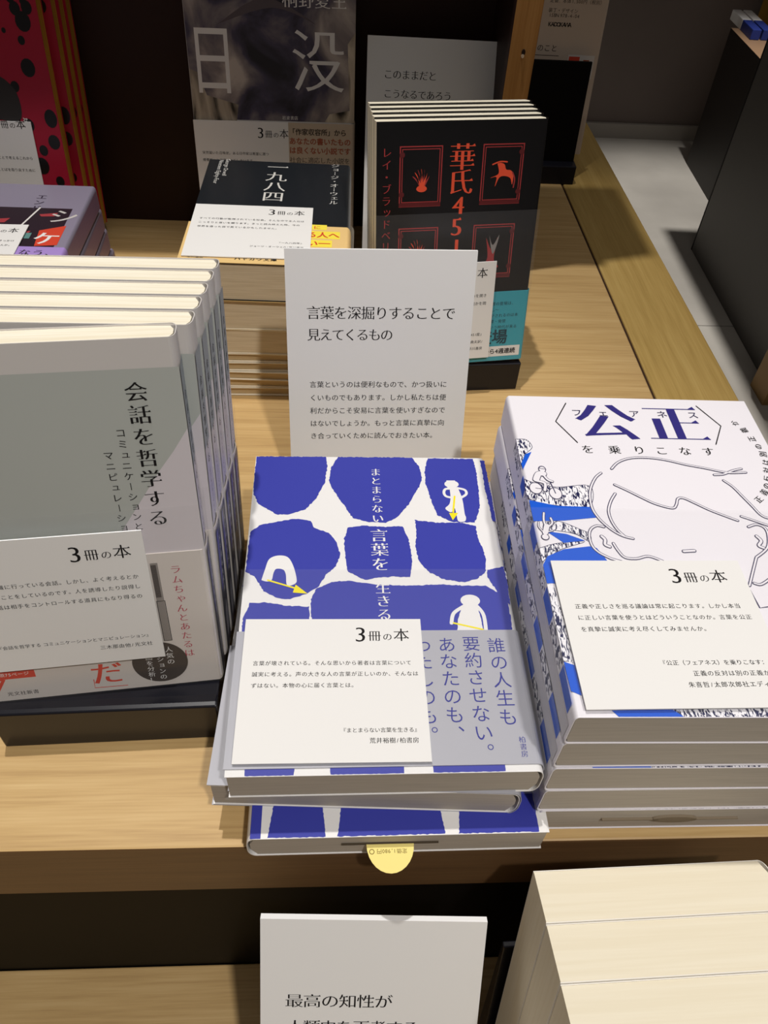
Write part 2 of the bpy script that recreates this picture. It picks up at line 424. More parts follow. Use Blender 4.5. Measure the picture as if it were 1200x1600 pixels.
def three_books(p, s=1.0, du=0.0, dv=0.0):
    p.char('3', 52.6+du, 62.3+dv, 11.5, INK, 'mincho'); p.char('冊', 59.3+du, 61.2+dv, 6.2, INK, 'mincho')
    p.char('の', 65.2+du, 60.6+dv, 4.6, INK, 'mincho'); p.char('本', 71.6+du, 61.7+dv, 7.6, INK, 'mincho')

# ---- centre: blue and white book
CELLS = [[(0.3,188.0),(39.6,188.0),(40.1,180.1),(38.7,166.9),(34.3,155.2),(28.6,147.0),(20.7,143.6),(14.2,143.2),(8.9,146.9),(3.6,150.9),(0.4,159.2),(0.2,175.3)],
 [(46.1,188.0),(88.3,188.0),(91.7,180.7),(92.9,171.7),(91.0,165.2),(83.5,150.4),(77.0,141.2),(70.9,137.8),(62.2,138.2),(53.5,141.1),(49.2,150.2),(43.3,161.6),(41.0,169.1),(42.0,179.0)],
 [(97.3,187.6),(123.4,187.2),(123.9,178.7),(123.5,165.4),(122.8,151.6),(120.9,144.4),(118.1,138.0),(106.3,138.3),(98.6,143.3),(96.2,155.6),(94.3,167.4),(94.7,178.4)],
 [(127.3,186.1),(129.7,186.1),(129.9,167.7),(129.8,138.4),(128.0,139.4),(127.1,161.1)],
 [(0.9,131.2),(6.0,136.1),(13.7,138.0),(23.0,140.4),(31.7,139.1),(33.2,134.2),(41.1,130.4),(45.4,123.8),(47.1,115.5),(44.7,108.3),(39.9,103.0),(36.6,96.2),(30.7,91.1),(22.8,88.2),(16.8,88.7),(10.0,92.9),(5.5,101.4),(0.5,104.8),(0.5,117.3)],
 [(51.2,134.2),(59.2,135.6),(70.8,134.7),(79.6,135.3),(82.0,127.6),(83.1,118.2),(83.0,110.0),(81.4,101.2),(73.4,101.7),(63.8,100.9),(59.0,99.5),(54.9,102.1),(50.2,105.6),(49.3,117.3),(49.0,126.6)],
 [(86.5,139.7),(97.4,137.9),(110.7,137.8),(118.5,135.4),(118.5,126.7),(120.4,119.1),(120.8,111.8),(119.6,104.6),(114.8,100.2),(107.6,98.0),(98.1,99.9),(90.9,104.6),(86.6,111.8),(85.4,121.0),(86.8,130.5)],
 [(120.5,106.0),(129.3,108.1),(129.5,95.8),(129.1,84.0),(126.2,87.3),(123.0,94.1),(119.9,101.9)],
 [(32.7,87.8),(35.3,94.5),(43.3,98.7),(51.5,99.2),(63.6,96.9),(79.9,96.0),(96.5,96.8),(108.8,95.9),(118.4,95.8),(124.0,91.6),(128.0,85.7),(128.1,75.9),(127.0,60.4),(35.0,60.2),(33.2,78.1)],
 [(3.9,86.0),(11.7,86.3),(21.0,84.3),(32.1,83.7),(32.3,75.0),(32.1,60.2),(1.2,60.5),(1.4,76.8)]]
def blue_front(p):
    for c in CELLS: p.poly(c, NAVY, 1, .28)
    for u0, u1 in ((8, 27.6), (42.4, 72.2), (84.4, 114)): p.poly([(u0, 0.3), (u1, 0.3), (u1+.6, 9), (u0-.6, 9)], NAVY, 1, .1)
    W_ = WHITE
    p.disc((108.8, 166.6), 4.0, W_, 2, 16, 2.9); p.rect(106.2, 111, 163, 169.5, W_, 2)
    p.blob([(107.4,164.2),(111.3,164.2),(112.8,160.0),(113.6,153.6),(113.6,144.4),(114.0,141.4),(113.0,138.8),(109.6,138.8),(109.1,144.0),(108.5,148.4),(106.6,145.4),(104.6,146.4),(103.6,148.4),(106.1,151.5),(107.2,156.8)], W_, 2)
    p.line([(108.1,163.1),(105.0,162.7),(103.9,159.9),(104.9,157.2),(108.2,156.2)], 1.5, W_, 2); p.line([(111.7,163.6),(115.7,162.1),(116.1,158.9),(113,156.2)], 1.5, W_, 2)
    p.line([(109.5,157.2),(107.5,145.4)], 1.0, YEL, 3, False); p.poly([(105.2,144.8),(106.7,139.5),(110.2,144.8)], YEL, 3)
    p.blob([(8.5,99.7),(9.9,106.6),(11.5,112.8),(15.6,115.2),(20.5,114.3),(23.4,109.2),(25.4,101.3),(25.1,97.6),(21.1,96.5),(20.2,103.1),(18.7,106.2),(15.3,106.6),(14.1,103.9),(13.4,99.6),(11.0,98.8)], W_, 2)
    p.line([(11.6,99.6),(24.6,94.8)], .9, YEL, 3, False); p.poly([(25.2,96.8),(24.0,92.0),(31.1,91.3)], YEL, 3)
    p.disc((109.7, 86.8), 4.8, W_, 2, 16, 3.6)
    p.poly([(106.0,85),(112.5,85),(113.6,76.0),(113.6,60.3),(100.3,60.4),(102.5,76.0)], W_, 2, .15)
    p.line([(105.9,83.3),(100.8,79.3),(99.2,73.7)], 1.8, W_, 2); p.line([(112.7,83.3),(115.2,77.6),(114.8,64)], 1.8, W_, 2)
    p.line([(100.2,73.7),(113.7,69.9)], .9, YEL, 3, False)
    p.vt('まとまらない', 66.9, 179.2, 7.0, 6.5, W_, 'boldmin', 3); p.vt('言葉を', 67.0, 133.6, 9.6, 9.4, W_, 'boldmin', 3); p.vt('生きる', 67.6, 98.4, 7.8, 7.6, W_, 'boldmin', 3)
def blue_band(p):
    N_ = flat('deep_navy_ink', '#31348c', .5, .2)
    for tx, u, v0, pt in (('誰の人生も', 118.6, 65.3, 9.1), ('要約させない。', 107.0, 66.2, 8.9), ('あなたのも、', 95.6, 65.8, 8.9), ('わたしのも。', 84.2, 65.5, 8.9)):
        p.vt(tx, u, v0, pt, 8.6, N_, 'light')
    p.vt('柏書房', 123, 15.4, 3.2, 3.1, N_, 'small')
BAND_GREY = flat('silver_grey_paper', '#aeaeb6', .38, .5)
B1W, BH, BT = .1309, .188, .0195
pl = lay((-.0431, .0063, .0585), .0058, B1W, BT)
blue = book('blue_book', 'blue and white patterned book on top of the middle pile, white card on it', 'book', 'blue and white books in the middle pile', pl, B1W, BH, BT, 1, WHITE, PAGE_GREY, blue_front, None, (69.3, BAND_GREY, blue_band, lambda p: None, 3.0), 105.2, .0065)
pl = lay((-.0521, .0118, .0388), -.046, .1335, BT-.0003)
book('blue_book', 'second book of the middle pile, turned askew under the top blue book', 'book', 'blue and white books in the middle pile', pl, .1335, BH, BT-.0003, 1, WHITE, PAGE_GREY, blue_front, None, (69.3, BAND_GREY, None), None, .0075)
def slip(root, w, h, t):
    b = MB(); Y2 = flat('pale_yellow_slip', '#f4e28a', .6)
    prof = [(-.0105, 0)]+[(-.0105*math.cos(i*math.pi/14), -.0125*math.sin(i*math.pi/14)) for i in range(1, 14)]+[(.0105, 0)]
    b.prism(prof, 'z', 0, .0002, Y2)
    q = Pr(b, lambda u, v, l: (-u/1000, -v/1000, .0002+l*LAY))
    q.h('定価1,980円', -7.4, 3.2, 2.35, 2.3, flat('olive_ink', '#6d5a1e', .7), 'gothic'); q.ring((8.2, 3.2), 1.0, .3, flat('olive_ink', '#6d5a1e'), 1)
    b.box(-.0215, .0215, .0, .004, -.0003, .0004, flat('slip_gap', '#4b4031', .8))
    o = b.build('price_slip', root); o.location = (0.0035, h+.0002, t*.55); o.rotation_euler = (0, 0, math.pi); o['label'] = 'yellow half-round price slip with printed price'
def under_front(p):
    for u0, u1 in ((5, 39), (47, 92), (99, 122)): p.poly([(u0+6, 130), (u1-6, 130), (u1+1, 187.6), (u0-1, 187.6)] if u0 > 20 else [(u0, 130), (u1-5, 130), (u1+1, 187.6), (u0-.5, 187.6)], NAVY, 1, .2)
    p.rect(126, 130.5, 130, 187.8, NAVY)
w3 = .1325; th3 = .0193; a3 = math.pi+.006
root3 = (Vector((.0281, -.0034+.188, 0)), (0, 0, a3))
book('blue_book', 'lowest book of the middle pile, head jutting over the table edge with yellow slip', 'book', 'blue and white books in the middle pile', root3, w3, BH, th3, 1, WHITE, PAGE_GREY, under_front, None, None, None, .007, .0006, slip)
def c1(p):
    three_books(p)
    for i, l in enumerate(('言葉が壊されている。そんな思いから著者は言葉について', '誠実に考える。声の大きな人の言葉が正しいのか、そんなは', 'ずはない。本物の心に届く言葉とは。')): p.h(l, 4.8, 46.8-i*5.6, 2.72, 2.55, INK)
    p.h('『まとまらない言葉を生きる』', 77, 14.2, 2.38, 2.4, INK, right=True); p.h('荒井裕樹/柏書房', 76.4, 9.5, 2.75, 2.7, INK, right=True)
card('book_card', 'white printed card lying on the blue book in the middle', (-.0404, .0106, .0612), 0, 0, .081, .0705, .0006, c1, True)
def sg1(p):
    p.h('言葉を深掘りすることで', 11.6, 115.2, 7.85, 8.3, INK, 'mincho'); p.h('見えてくるもの', 12.0, 102.4, 7.1, 7.9, INK, 'mincho')
    for i, l in enumerate(('言葉というのは便利なもので、かつ扱いに', 'くいものでもあります。しかし私たちは便', '利だからこそ安易に言葉を使いすぎなので', 'はないでしょうか。もっと言葉に真摯に向', 'き合っていくために読んでおきたい本。')): p.h(l, 12.4, 71.9-i*8.4, 4.4, 4.35, INK)
card('sign_panel', 'tall white sign behind the blue book, about digging deeper into words', (-.0272, .2237, .0014), R(1.9), R(17.5), .1082, .1505, .0022, sg1, strut=.06)

# ---- right: white book with line drawing, five in the pile
RLINES = dict(hair=[(44.2,132.9),(48.5,137.5),(55.1,140.6),(63.6,141.3),(72.7,139.9),(82.5,136.7),(91.2,134.5),(98.8,132.2),(103.3,131.5),(111.1,132.0)], cross=[(94.5,129.9),(99.4,130.5),(105.0,133.2),(109.7,134.6)],
 left=[(38.3,129.8),(34.9,126.5),(31.3,120.1),(29.4,113.8),(28.9,106.2),(30.4,100.4),(32.7,96.1),(36.0,91.9),(39.7,89.1),(43.6,87.8)],
 fringe=[(43.1,121.9),(48.4,118.1),(54.1,113.6),(59.7,109.6),(66.9,107.0),(69.6,109.3),(71.5,113.2),(74.4,113.6),(79.1,110.3),(84.5,106.2),(91.1,102.3),(95.8,99.7)],
 inner=[(42.0,115.9),(38.8,111.0),(36.3,104.9),(36.1,99.0),(37.5,93.3),(39.8,89.4)], right=[(97.9,126.1),(101.1,121.7),(103.6,115.4),(106.0,109.3),(108.3,103.4),(112.0,101.2),(120,100)], right2=[(98.4,102.4),(102.7,100.3),(110.2,96.4)],
 earL=[(31.8,94.6),(28.7,95.3),(25.5,93.1),(23.9,88.9),(24.0,83.3),(26.3,79.3),(30.8,76.0)], earLi=[(29.5,88.9),(30.6,86.9),(30.0,84.1),(31.8,82.8)], jaw=[(33.9,84.9),(35.0,80.8),(37.2,76.8),(42.3,76.2),(47.9,77.6),(53.5,75.0)], jaw2=[(30.8,76.0),(37.5,73.5)],
 earR=[(99.5,95.9),(103.9,97.4),(107.0,95.3),(106.8,90.3),(103.6,83.2),(96.7,77.7)], earRi=[(101.3,90.2),(102.4,87.4),(100.3,84.6),(102.0,83.2)], collar=[(87.9,61.9),(92.2,69.7),(96.7,77.7)], collar3=[(90.4,63.2),(93.3,62.6),(98.7,65.9)], nose=[(64.7,80.7),(69.6,81.1)])
COBALT = flat('cobalt_ink', '#1a5ad2', .5, .15); HATCH = hatch_mat('scribble_hatching'); LINE = flat('navy_line_ink', '#3a3658', .6)
WARMW = flat('warm_white_jacket', '#eeeaf0', .42, .4); TINK = flat('indigo_title_ink', '#322c7a', .5)
def fair_front(p):
    for q in ([(0,153.3),(5.3,153.0),(7.4,147.5),(3.1,142.2),(0.1,135.4)], [(0.1,124.9),(4.0,122.6),(14.8,119.7),(30.9,120.8),(27.9,107.0),(15.8,107.2),(0.6,111.7)], [(4.8,97.0),(11.9,97.8),(20.7,93.0),(24.4,90.3),(23.5,85.8),(18.0,90.1),(9.8,92.1),(4.0,92.7)], [(0.1,81.6),(8.4,84.5),(21.3,85.8),(9.9,81.1),(1.5,75.0),(0.1,74.3)]):
        p.blob(q, HATCH, 1); p.line(q+[q[0]], .3, LINE, 2, True, False)
    for q in ([(0.1,62.9),(2.9,59.8),(4.0,44.3),(3.8,23.3),(0.1,24.3)], [(35.8,4.5),(128,4.5),(128,0.3),(40.9,0.3)]): p.poly(q, HATCH, 1)
    for q in ([(0.1,110.9),(12.6,107.4),(27.9,107.0),(29.8,100.4),(14.2,98.2),(0.1,97.6)], [(4.9,91.6),(13.7,90.1),(21.5,86.3),(11.6,84.8)], [(0.1,72),(2.9,77.0),(10.9,81.1),(22.9,83.0),(25.8,82.0),(29.6,73.4),(24,66),(3,62)], [(0.1,135.4),(3.1,142.2),(6.5,144.0),(0.3,131.3)], [(0.1,72.3),(3.7,72.4),(3.4,62.2),(0.1,62.1)], [(0.1,23.8),(4.0,22.2),(4.1,9.0),(0.5,10.9)], [(12.5,5),(35.3,5),(40.9,0.3),(16.3,0.3)]):
        p.poly(q, COBALT, 3)
    def tube(q, wd=1.7):
        p.line(q, wd, LINE, 4); p.line(q, wd-.75, WARMW, 5)
    for k, q in RLINES.items(): tube(q, 1.5 if k not in ('earLi', 'earRi', 'nose') else 1.9)
    p.line([(87.1,61.3),(88.2,50.2),(92.0,50.8)], .5, LINE, 4, False)
    # cyclist and diver
    def limb(q, wd):
        p.line(q, wd, LINE, 6); p.line(q, wd-.6, WARMW, 7)
    for c in ((4.5,118.6), (13.4,115.4)): p.disc(c, 3.0, WARMW, 4, 18, 3.7); p.ring(c, 3.0, .42, LINE, 5, 18, 3.7)
    p.line([(4.5,118.6),(8.9,118),(12.3,122.2),(6.4,122.2),(8.9,118)], .4, LINE, 5, False); p.line([(13.4,115.4),(12.2,122.6),(13.6,123.6)], .5, LINE, 5, False)
    limb([(6.0,123.4),(9.4,121.8),(8.6,117.2)], 1.9); limb([(5.6,124.4),(7.4,128.2),(9.8,128.4)], 3.6); limb([(9.6,127.8),(11.2,124.4),(13.2,123.2)], 1.6)
    p.disc((9.7,131.6), 1.9, LINE, 6, 18, 2.3); p.disc((9.7,131.4), 1.5, WARMW, 7, 18, 1.8); p.line([(8.0,132.2),(11.5,131.4)], .4, LINE, 7, False)
    limb([(5.2,94),(4.8,98),(5.6,102.6)], 1.4); limb([(6,94),(8.4,96.4),(8.2,99.4)], 1.4); limb([(4.2,90.4),(5.6,94.6)], 3.0); limb([(3.4,91),(1.9,94),(2.2,97)], 1.1); limb([(5.4,91),(7.8,91.8)], 1.1)
    p.disc((3.8,88.0), 1.9, LINE, 6, 18); p.disc((3.8,88.0), 1.5, WARMW, 7, 18)
    # title
    p.char('公', 49.3, 168.6, 32, TINK, 'display', 3, 0, 1.05); p.char('正', 85.6, 168.3, 32.5, TINK, 'display', 3, 0, 1.0)
    for c, u in zip('フェアネス', (35.4, 49.3, 66.1, 80.9, 97.5)): p.char(c, u, 175.1, 6.0, LINE, 'small', 4)
    for c, u in zip('を乗りこなす', (35.3, 48.8, 61.5, 72.8, 84.9, 96.9)): p.char(c, u, 146.8, 6.6, INK, 'mincho', 4)
    p.line([(31.0,182.6),(22.9,167.6),(31.1,151.6)], .55, INK, 4, False); p.line([(101.7,182.7),(110.0,166.7),(102.7,152.3)], .55, INK, 4, False)
    arc = [(110.9,113.6),(115.4,118.5),(118.2,122.9),(120.5,127.8),(122.4,133.6),(124.0,139.5),(124.8,145.6),(124.4,151.2),(123.1,157.0),(121.4,163.7),(118.2,169.2)]
    for i, c in enumerate('正義の反対は別の正義か'):
        a = arc[max(0, i-1)]; d = arc[min(10, i+1)]
        p.char(c, arc[i][0], arc[i][1], 4.2, INK, 'small', 4, math.atan2(d[1]-a[1], d[0]-a[0])-.15)
def fair_spine(p):
    # u: from the front edge through the thickness (mm); v: tail to head
    a, b_ = .4, 8.2
    p.rect(a, b_, 86, 98, COBALT); p.rect(a, b_, 98, 118, HATCH); p.rect(a, b_, 62, 86, HATCH); p.rect(a, b_, 46, 61, COBALT)
    p.rect(a, b_, 24, 46, HATCH); p.rect(a, b_, 6, 23, COBALT); p.rect(a, b_, 120, 128, COBALT); p.rect(a, b_, 134, 152, HATCH)
    p.rect(9.2, 19.6, 2, 105, flat('grey_spine_print', '#c9c6cb', .4), 2)
RT = .0207
fair = None
FXY = [(.0890, .0064, -.0096), (.0893, .0066, -.004), (.0897, .0060, -.007), (.0906, .0058, -.002), (.0925, .0056, -.004)]
LBL = ['white book with line-drawn face on top of the right pile, white card on it', 'second book down in the right pile under the line-drawn cover', 'middle book of the five in the right pile', 'second book up from the table in the right pile', 'lowest book of the right pile, lying on the table edge']
for i, (x, y, a) in enumerate(FXY):
    pl = lay((x, y, .1046-i*.0209), a, .130, RT)
    if i == 0:
        fair = book('line_art_book', LBL[0], 'book', 'books in the right pile', pl, .130, .188, RT, -1, WARMW, PAGE_GREY, fair_front, fair_spine, None, 105.0, .003)
    else: last = dup(fair, pl, LBL[i])
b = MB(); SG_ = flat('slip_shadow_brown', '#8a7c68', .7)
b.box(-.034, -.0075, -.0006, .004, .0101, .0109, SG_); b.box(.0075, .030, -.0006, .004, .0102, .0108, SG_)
b.prism([(.0105*math.cos(i*math.pi/12), .0105+.0032*math.sin(i*math.pi/12)) for i in range(24)], 'y', -.0006, .004, SG_)  # oval shadow of the slip, painted as a brown shape on the pages
o = b.build('price_slip', last); o.location = (-.0005, 0, 0); o['label'] = 'price slip edge and its shadow painted brown, showing between the page edges'
def c2(p):
    three_books(p, 1, -.4, .5)
    for i, l in enumerate(('正義や正しさを巡る議論は常に起こります。しかし本当', 'に正しい言葉を使うとはどういうことなのか。言葉を公正', 'を真摯に誠実に考え尽くしてみませんか。')): p.h(l, 5.4, 46.6-i*5.6, 2.8, 2.6, INK)
    p.h('『公正（フェアネス）を乗りこなす：', 76.5, 19.6, 2.55, 2.5, INK, right=True); p.h('正義の反対は別の正義か』', 78.5, 14.8, 2.8, 2.6, INK, right=True); p.h('朱喜哲/太郎次郎社エディタス', 79.5, 9.9, 2.8, 2.6, INK, right=True)
card('book_card', 'white printed card lying on the line-drawn face of the right pile', (.0930, .0083, .1070), .004, 0, .0828, .0708, .0006, c2, True)

# ---- left: grey-green books in a black holder
GGREEN = noisy('grey_green_jacket', ((.3, '#adb1ac'), (.7, '#b5b8b2')), 6, rough=.4, spec=.4)
PALE = flat('pale_grey_jacket', '#cdc8c4', .4, .4); LILAC = flat('lilac_white_jacket', '#d3ccd0', .4, .4); SLATE = flat('slate_print', '#959da3', .45)
CRIM = flat('crimson_ink', '#b3344e', .5); RED = flat('red_ink', '#d4452f', .5); GDARK = flat('dark_umber_ink', '#40362f', .5)
def talk_front(p):
    p.rect(0.1, 105.9, 2, 161.5, GGREEN, 1)
    p.poly([(105.8,136),(99.4,126.5),(92.8,117.9),(82.3,102.5),(75,92),(70,80),(70,2),(105.8,2)], LILAC, 2)
    p.rect(100.5, 105.8, 2, 20, LILAC, 2)
    p.vt('会話を哲学する', 89.2, 157.2, 9.45, 8.6, INK, 'boldmin', 3)
    p.vt('コミュニケーションと', 80.9, 138.2, 4.85, 4.0, INK, 'small', 3); p.vt('マニピュレーション', 74.8, 128.7, 4.9, 4.0, INK, 'small', 3)
BAND_CREAM = flat('pale_paper_band', '#d6cec7', .45, .4)
def talk_band(p):
    p.vt('ラムちゃんとあたるは', 92.6, 71.5, 5.5, 4.9, CRIM, 'mincho')
    p.disc((78.7, 15), 12.6, GDARK, 1, 40)
    p.vt('人気の', 83.6, 24.6, 3.9, 3.6, CARD, 'small', 2); p.vt('クションの', 79.0, 22.6, 3.8, 3.4, CARD, 'small', 2); p.vt('画を分析！', 74.0, 20.4, 3.6, 3.4, CARD, 'small', 2)
    p.char('だ', 54.2, 11.5, 15, RED, 'bold', 1); p.char('じ', 54.5, 26.5, 14, RED, 'bold', 1); p.line([(47.6, 8), (47.2, 2.6), (62, 2.2)], .4, RED, 1, False)
    p.rect(3, 23.2, 13.6, 23.6, RED, 1); p.h('特別な', 5, 20.6, 3.2, 3, CARD, 'gothic', 2); p.h('巻頭75ページ', 5, 16.4, 2.6, 2.5, CARD, 'gothic', 2)
    p.line([(3, 13.4), (9, 13.2), (5, 7)], 2, RED, 1, False); p.h('光文社新書', 8.5, 4.2, 2.8, 2.7, INK, 'small', 1)
    p.rect(82.4, 85.6, 28, 73, flat('panel_grey', '#8d8680'), 1); p.rect(82.5, 84.8, 54, 72, flat('panel_dark', '#4d4642'), 2); p.frame(82.2, 86, 28, 52, .3, INK, 2)
def talk_band_spine(p):
    p.rect(1.0, 13.3, 2, 76, flat('night_blue_print', '#20243c', .3)); p.rect(8.5, 12.5, 40, 74, flat('violet_print', '#5a5792', .35), 2)
    p.vt('人を動かす対話', 6.5, 70, 5, 3.6, CARD, 'small', 2); p.blob([(4, 10), (9, 8), (10, 22), (6, 30), (3, 20)], flat('ash_print', '#8f8d98', .4), 2)
def talk_spine(p):
    p.rect(1.2, 13.1, 118, 161, SLATE); p.rect(1.2, 13.1, 80, 118, LILAC)
    p.vt('会話を哲学する', 7.0, 150, 6.0, 4.4, INK, 'small', 2); p.vt('コミュニケーションとマニピュレーション', 7.0, 106, 2.6, 2.3, INK, 'small', 2)
TW, TH, TT = .106, .173, .0143
pl = stand((-.1584, .0584, .0282), R(6.44), R(12.6), TW, TT)
talk = book('philosophy_paperback', 'foremost grey-green paperback in the left black holder, its cover facing out', 'book', 'paperbacks in the left black holder', pl, TW, TH, TT, 1, PALE, PAGE_CREAM, talk_front, talk_spine, (78, BAND_CREAM, talk_band, talk_band_spine), 101.5, .005)
TL = ['grey paperback directly behind the foremost one in the left holder', 'third grey paperback from the front in the left black holder', 'fourth grey paperback from the front in the left black holder', 'fifth grey paperback, second from the back of the left holder', 'hindmost grey paperback, against the back plate of the left holder']
for k in range(5):
    d = .0156*(4-k)
    O = (-.1590+.0004*k, .1458-d*.981, .0119+d*.194+.0004)
    dup(talk, stand(O, R(.8), R(11.2), TW, TT), TL[k])
def holder(name, label, loc, yaw, w, prof, group=None, wide=0.0):
    root = empty(name, loc, (0, 0, yaw)); tag(root, label, 'book stand', group)
    base, plate = prof
    b = MB(); b.prism(base, 'x', 0, w, HOLDER); b.build('tray', root, bevel=.0008)
    b = MB(); b.prism(plate, 'x', 0, w+wide, HOLDER); b.build('back_plate', root, bevel=.0006)
    return root
holder('book_holder', 'black holder with the grey-green paperbacks at the left', (-.1575, .0496, 0), R(2.2), .1035,
       ([(0, 0), (0, .0302), (.0025, .0308), (.0075, .0285), (.116, .0075), (.116, 0)], [(.1165, 0), (.1185, .009), (.1375, .104), (.1405, .104), (.1205, .0)]), None, .0055)
def c3(p):
    three_books(p)
    for i, l in enumerate(('私たちが無意識に行っている会話。しかし、よく考えるとか', 'なり複雑なことをしているのです。人を誘導したり説得し', 'たり、会話は相手をコントロールする道具にもなり得るの', 'です。')): p.h(l, 76.3, 48.0-i*5.4, 2.72, 2.55, INK, right=True) if i < 3 else None
    p.h('『会話を哲学する コミュニケーションとマニピュレーション』', 76.5, 14.2, 2.32, 2.3, INK, right=True); p.h('三木那由他/光文社', 76.5, 9.2, 2.7, 2.6, INK, right=True)
U_, F_ = Vector((math.cos(R(6.44)), math.sin(R(6.44)), 0)), Vector((-math.sin(R(6.44)), math.cos(R(6.44)), 0))
V_ = F_*math.sin(R(12.6))+Vector((0, 0, 1))*math.cos(R(12.6)); N_ = U_.cross(V_)
card('book_card', 'white printed card leaning on the front grey-green paperback at the left', Vector((-.1584, .0584, .0282))+U_*.0012+V_*.0205+N_*.0030, R(6.44), R(12.6), .0808, .0715, .0006, c3)

# ---- middle distance: black novel pile with a card
SHEEN = flat('charcoal_jacket', '#202327', .25, .4); BONE = flat('bone_ink', '#d9d6d0', .5); AMBER = flat('amber_paper', '#e6c383', .5)
def n84(p):
    p.vt('一九八四', 52.3, 151.5, 16.2, 16.5, BONE, 'mincho'); p.vt('ジョージ・オーウェル', 95.4, 153.5, 6.75, 6.6, BONE, 'mincho')
    for tx, u, v0 in (('George Orwell', 14.2, 154), ('Nineteen Eighty-Four', 9.4, 152)):
        v = v0
        for c in tx:
            wd = .3 if c == ' ' else max(q[0] for l in outline(c) for q in l)+.06
            if c != ' ': p.char(c, u, v-wd*4.6/2, 4.6, BONE, 'gothic', 1, -math.pi/2)
            v -= wd*4.4
def n84band(p):
    p.rect(80, 92, 47, 54, flat('lemon_paper', '#f4e04a'), 1); p.h('に', 83, 50.3, 5, 5, RED, 'bold', 2)
    p.rect(78, 101, 35, 45, flat('lemon_paper', '#f4e04a'), 1); p.h('る人へ', 78, 40, 7.6, 8, RED, 'heavy', 2); p.rect(78, 96, 24, 33, flat('lemon_paper', '#f4e04a'), 1); p.h('い一', 79, 28.5, 8, 8, RED, 'heavy', 2)
    p.h('ハヤカワ文庫', 62, 5.5, 4.6, 4.2, INK, 'heavy', 1, right=True); p.h('早川書房', 5, 5.5, 2.6, 2.5, INK, 'small', 1)
NW, NH = .1078, .1525
zs = .1047
n1 = book('charcoal_novel', 'charcoal novel on top of the pile behind the middle sign, white card on it', 'book', 'novels in the pile behind the sign', lay((-.0994, .3226, zs), R(-1.07), NW, .0262), NW, NH, .0262, 1, SHEEN, PAGE_TAN, n84, None, (52, AMBER, n84band), None, .006)
zs -= .0266
n2 = book('charcoal_novel', 'second thick novel from the top in the pile behind the sign', 'book', 'novels in the pile behind the sign', lay((-.0985, .3236, zs), R(-.4), NW, .0228), NW, NH, .0228, 1, flat('ivory_jacket', '#efe5cf', .4), PAGE_TAN, None, None, (50, flat('ivory_paper', '#ecdcb8', .5), None), None, .006)
zs -= .0232
n3 = book('charcoal_novel', 'third thick novel from the top, resting on the thin booklets behind the sign', 'book', 'novels in the pile behind the sign', lay((-.0968, .3240, zs), R(-1.3), NW, .0192), NW, NH, .0192, 1, flat('ivory_jacket', '#efe5cf', .4), PAGE_TAN, None, None, (50, flat('ivory_paper', '#ecdcb8', .5), None), None, .005)
zs -= .0195; tn = zs/5
TN = ['uppermost thin booklet under the three thick novels behind the sign', 'second thin booklet from the top under the thick novels behind the sign', 'third thin booklet of five under the thick novels behind the sign', 'fourth thin booklet, next to lowest under the thick novels behind the sign', 'lowest thin booklet on the table under the novels behind the sign']
first = None
for k in range(5):
    pl = lay((-.0975+random.uniform(-.002, .002), .3215+random.uniform(-.0012, .0022), zs), R(random.uniform(-1.6, .6)), NW, tn-.0004)
    if first is None: first = book('thin_booklet', TN[0], 'booklet', 'thin booklets under the novels', pl, NW, NH, tn-.0004, 1, flat('ivory_jacket', '#efe5cf', .4), pages('amber_pages', '#b39a72', '#cdb58c', 900), None, None, None, None, .0025, .0014)
    else: dup(first, pl, TN[k])
    zs -= tn
def c4(p):
    three_books(p)
    for i, l in enumerate(('すべての行動が監視されている社会。そんな中で主人公は', 'こっそりと思いを綴ります。きっと読み終えた時、今の', '世界を違った目で見ているかもしれません。')): p.h(l, 4.8, 50-i*5.6, 2.72, 2.55, INK)
    p.h('『一九八四年』', 76.5, 20, 2.5, 2.4, INK, right=True); p.h('ジョージ・オーウェル/早川書房', 76.5, 14.5, 2.4, 2.3, INK, right=True)
card('book_card', 'white printed card lying on the charcoal novel behind the sign', (-.0978, .3278, .1064), R(-.6), 0, .0808, .0705, .0006, c4, True)

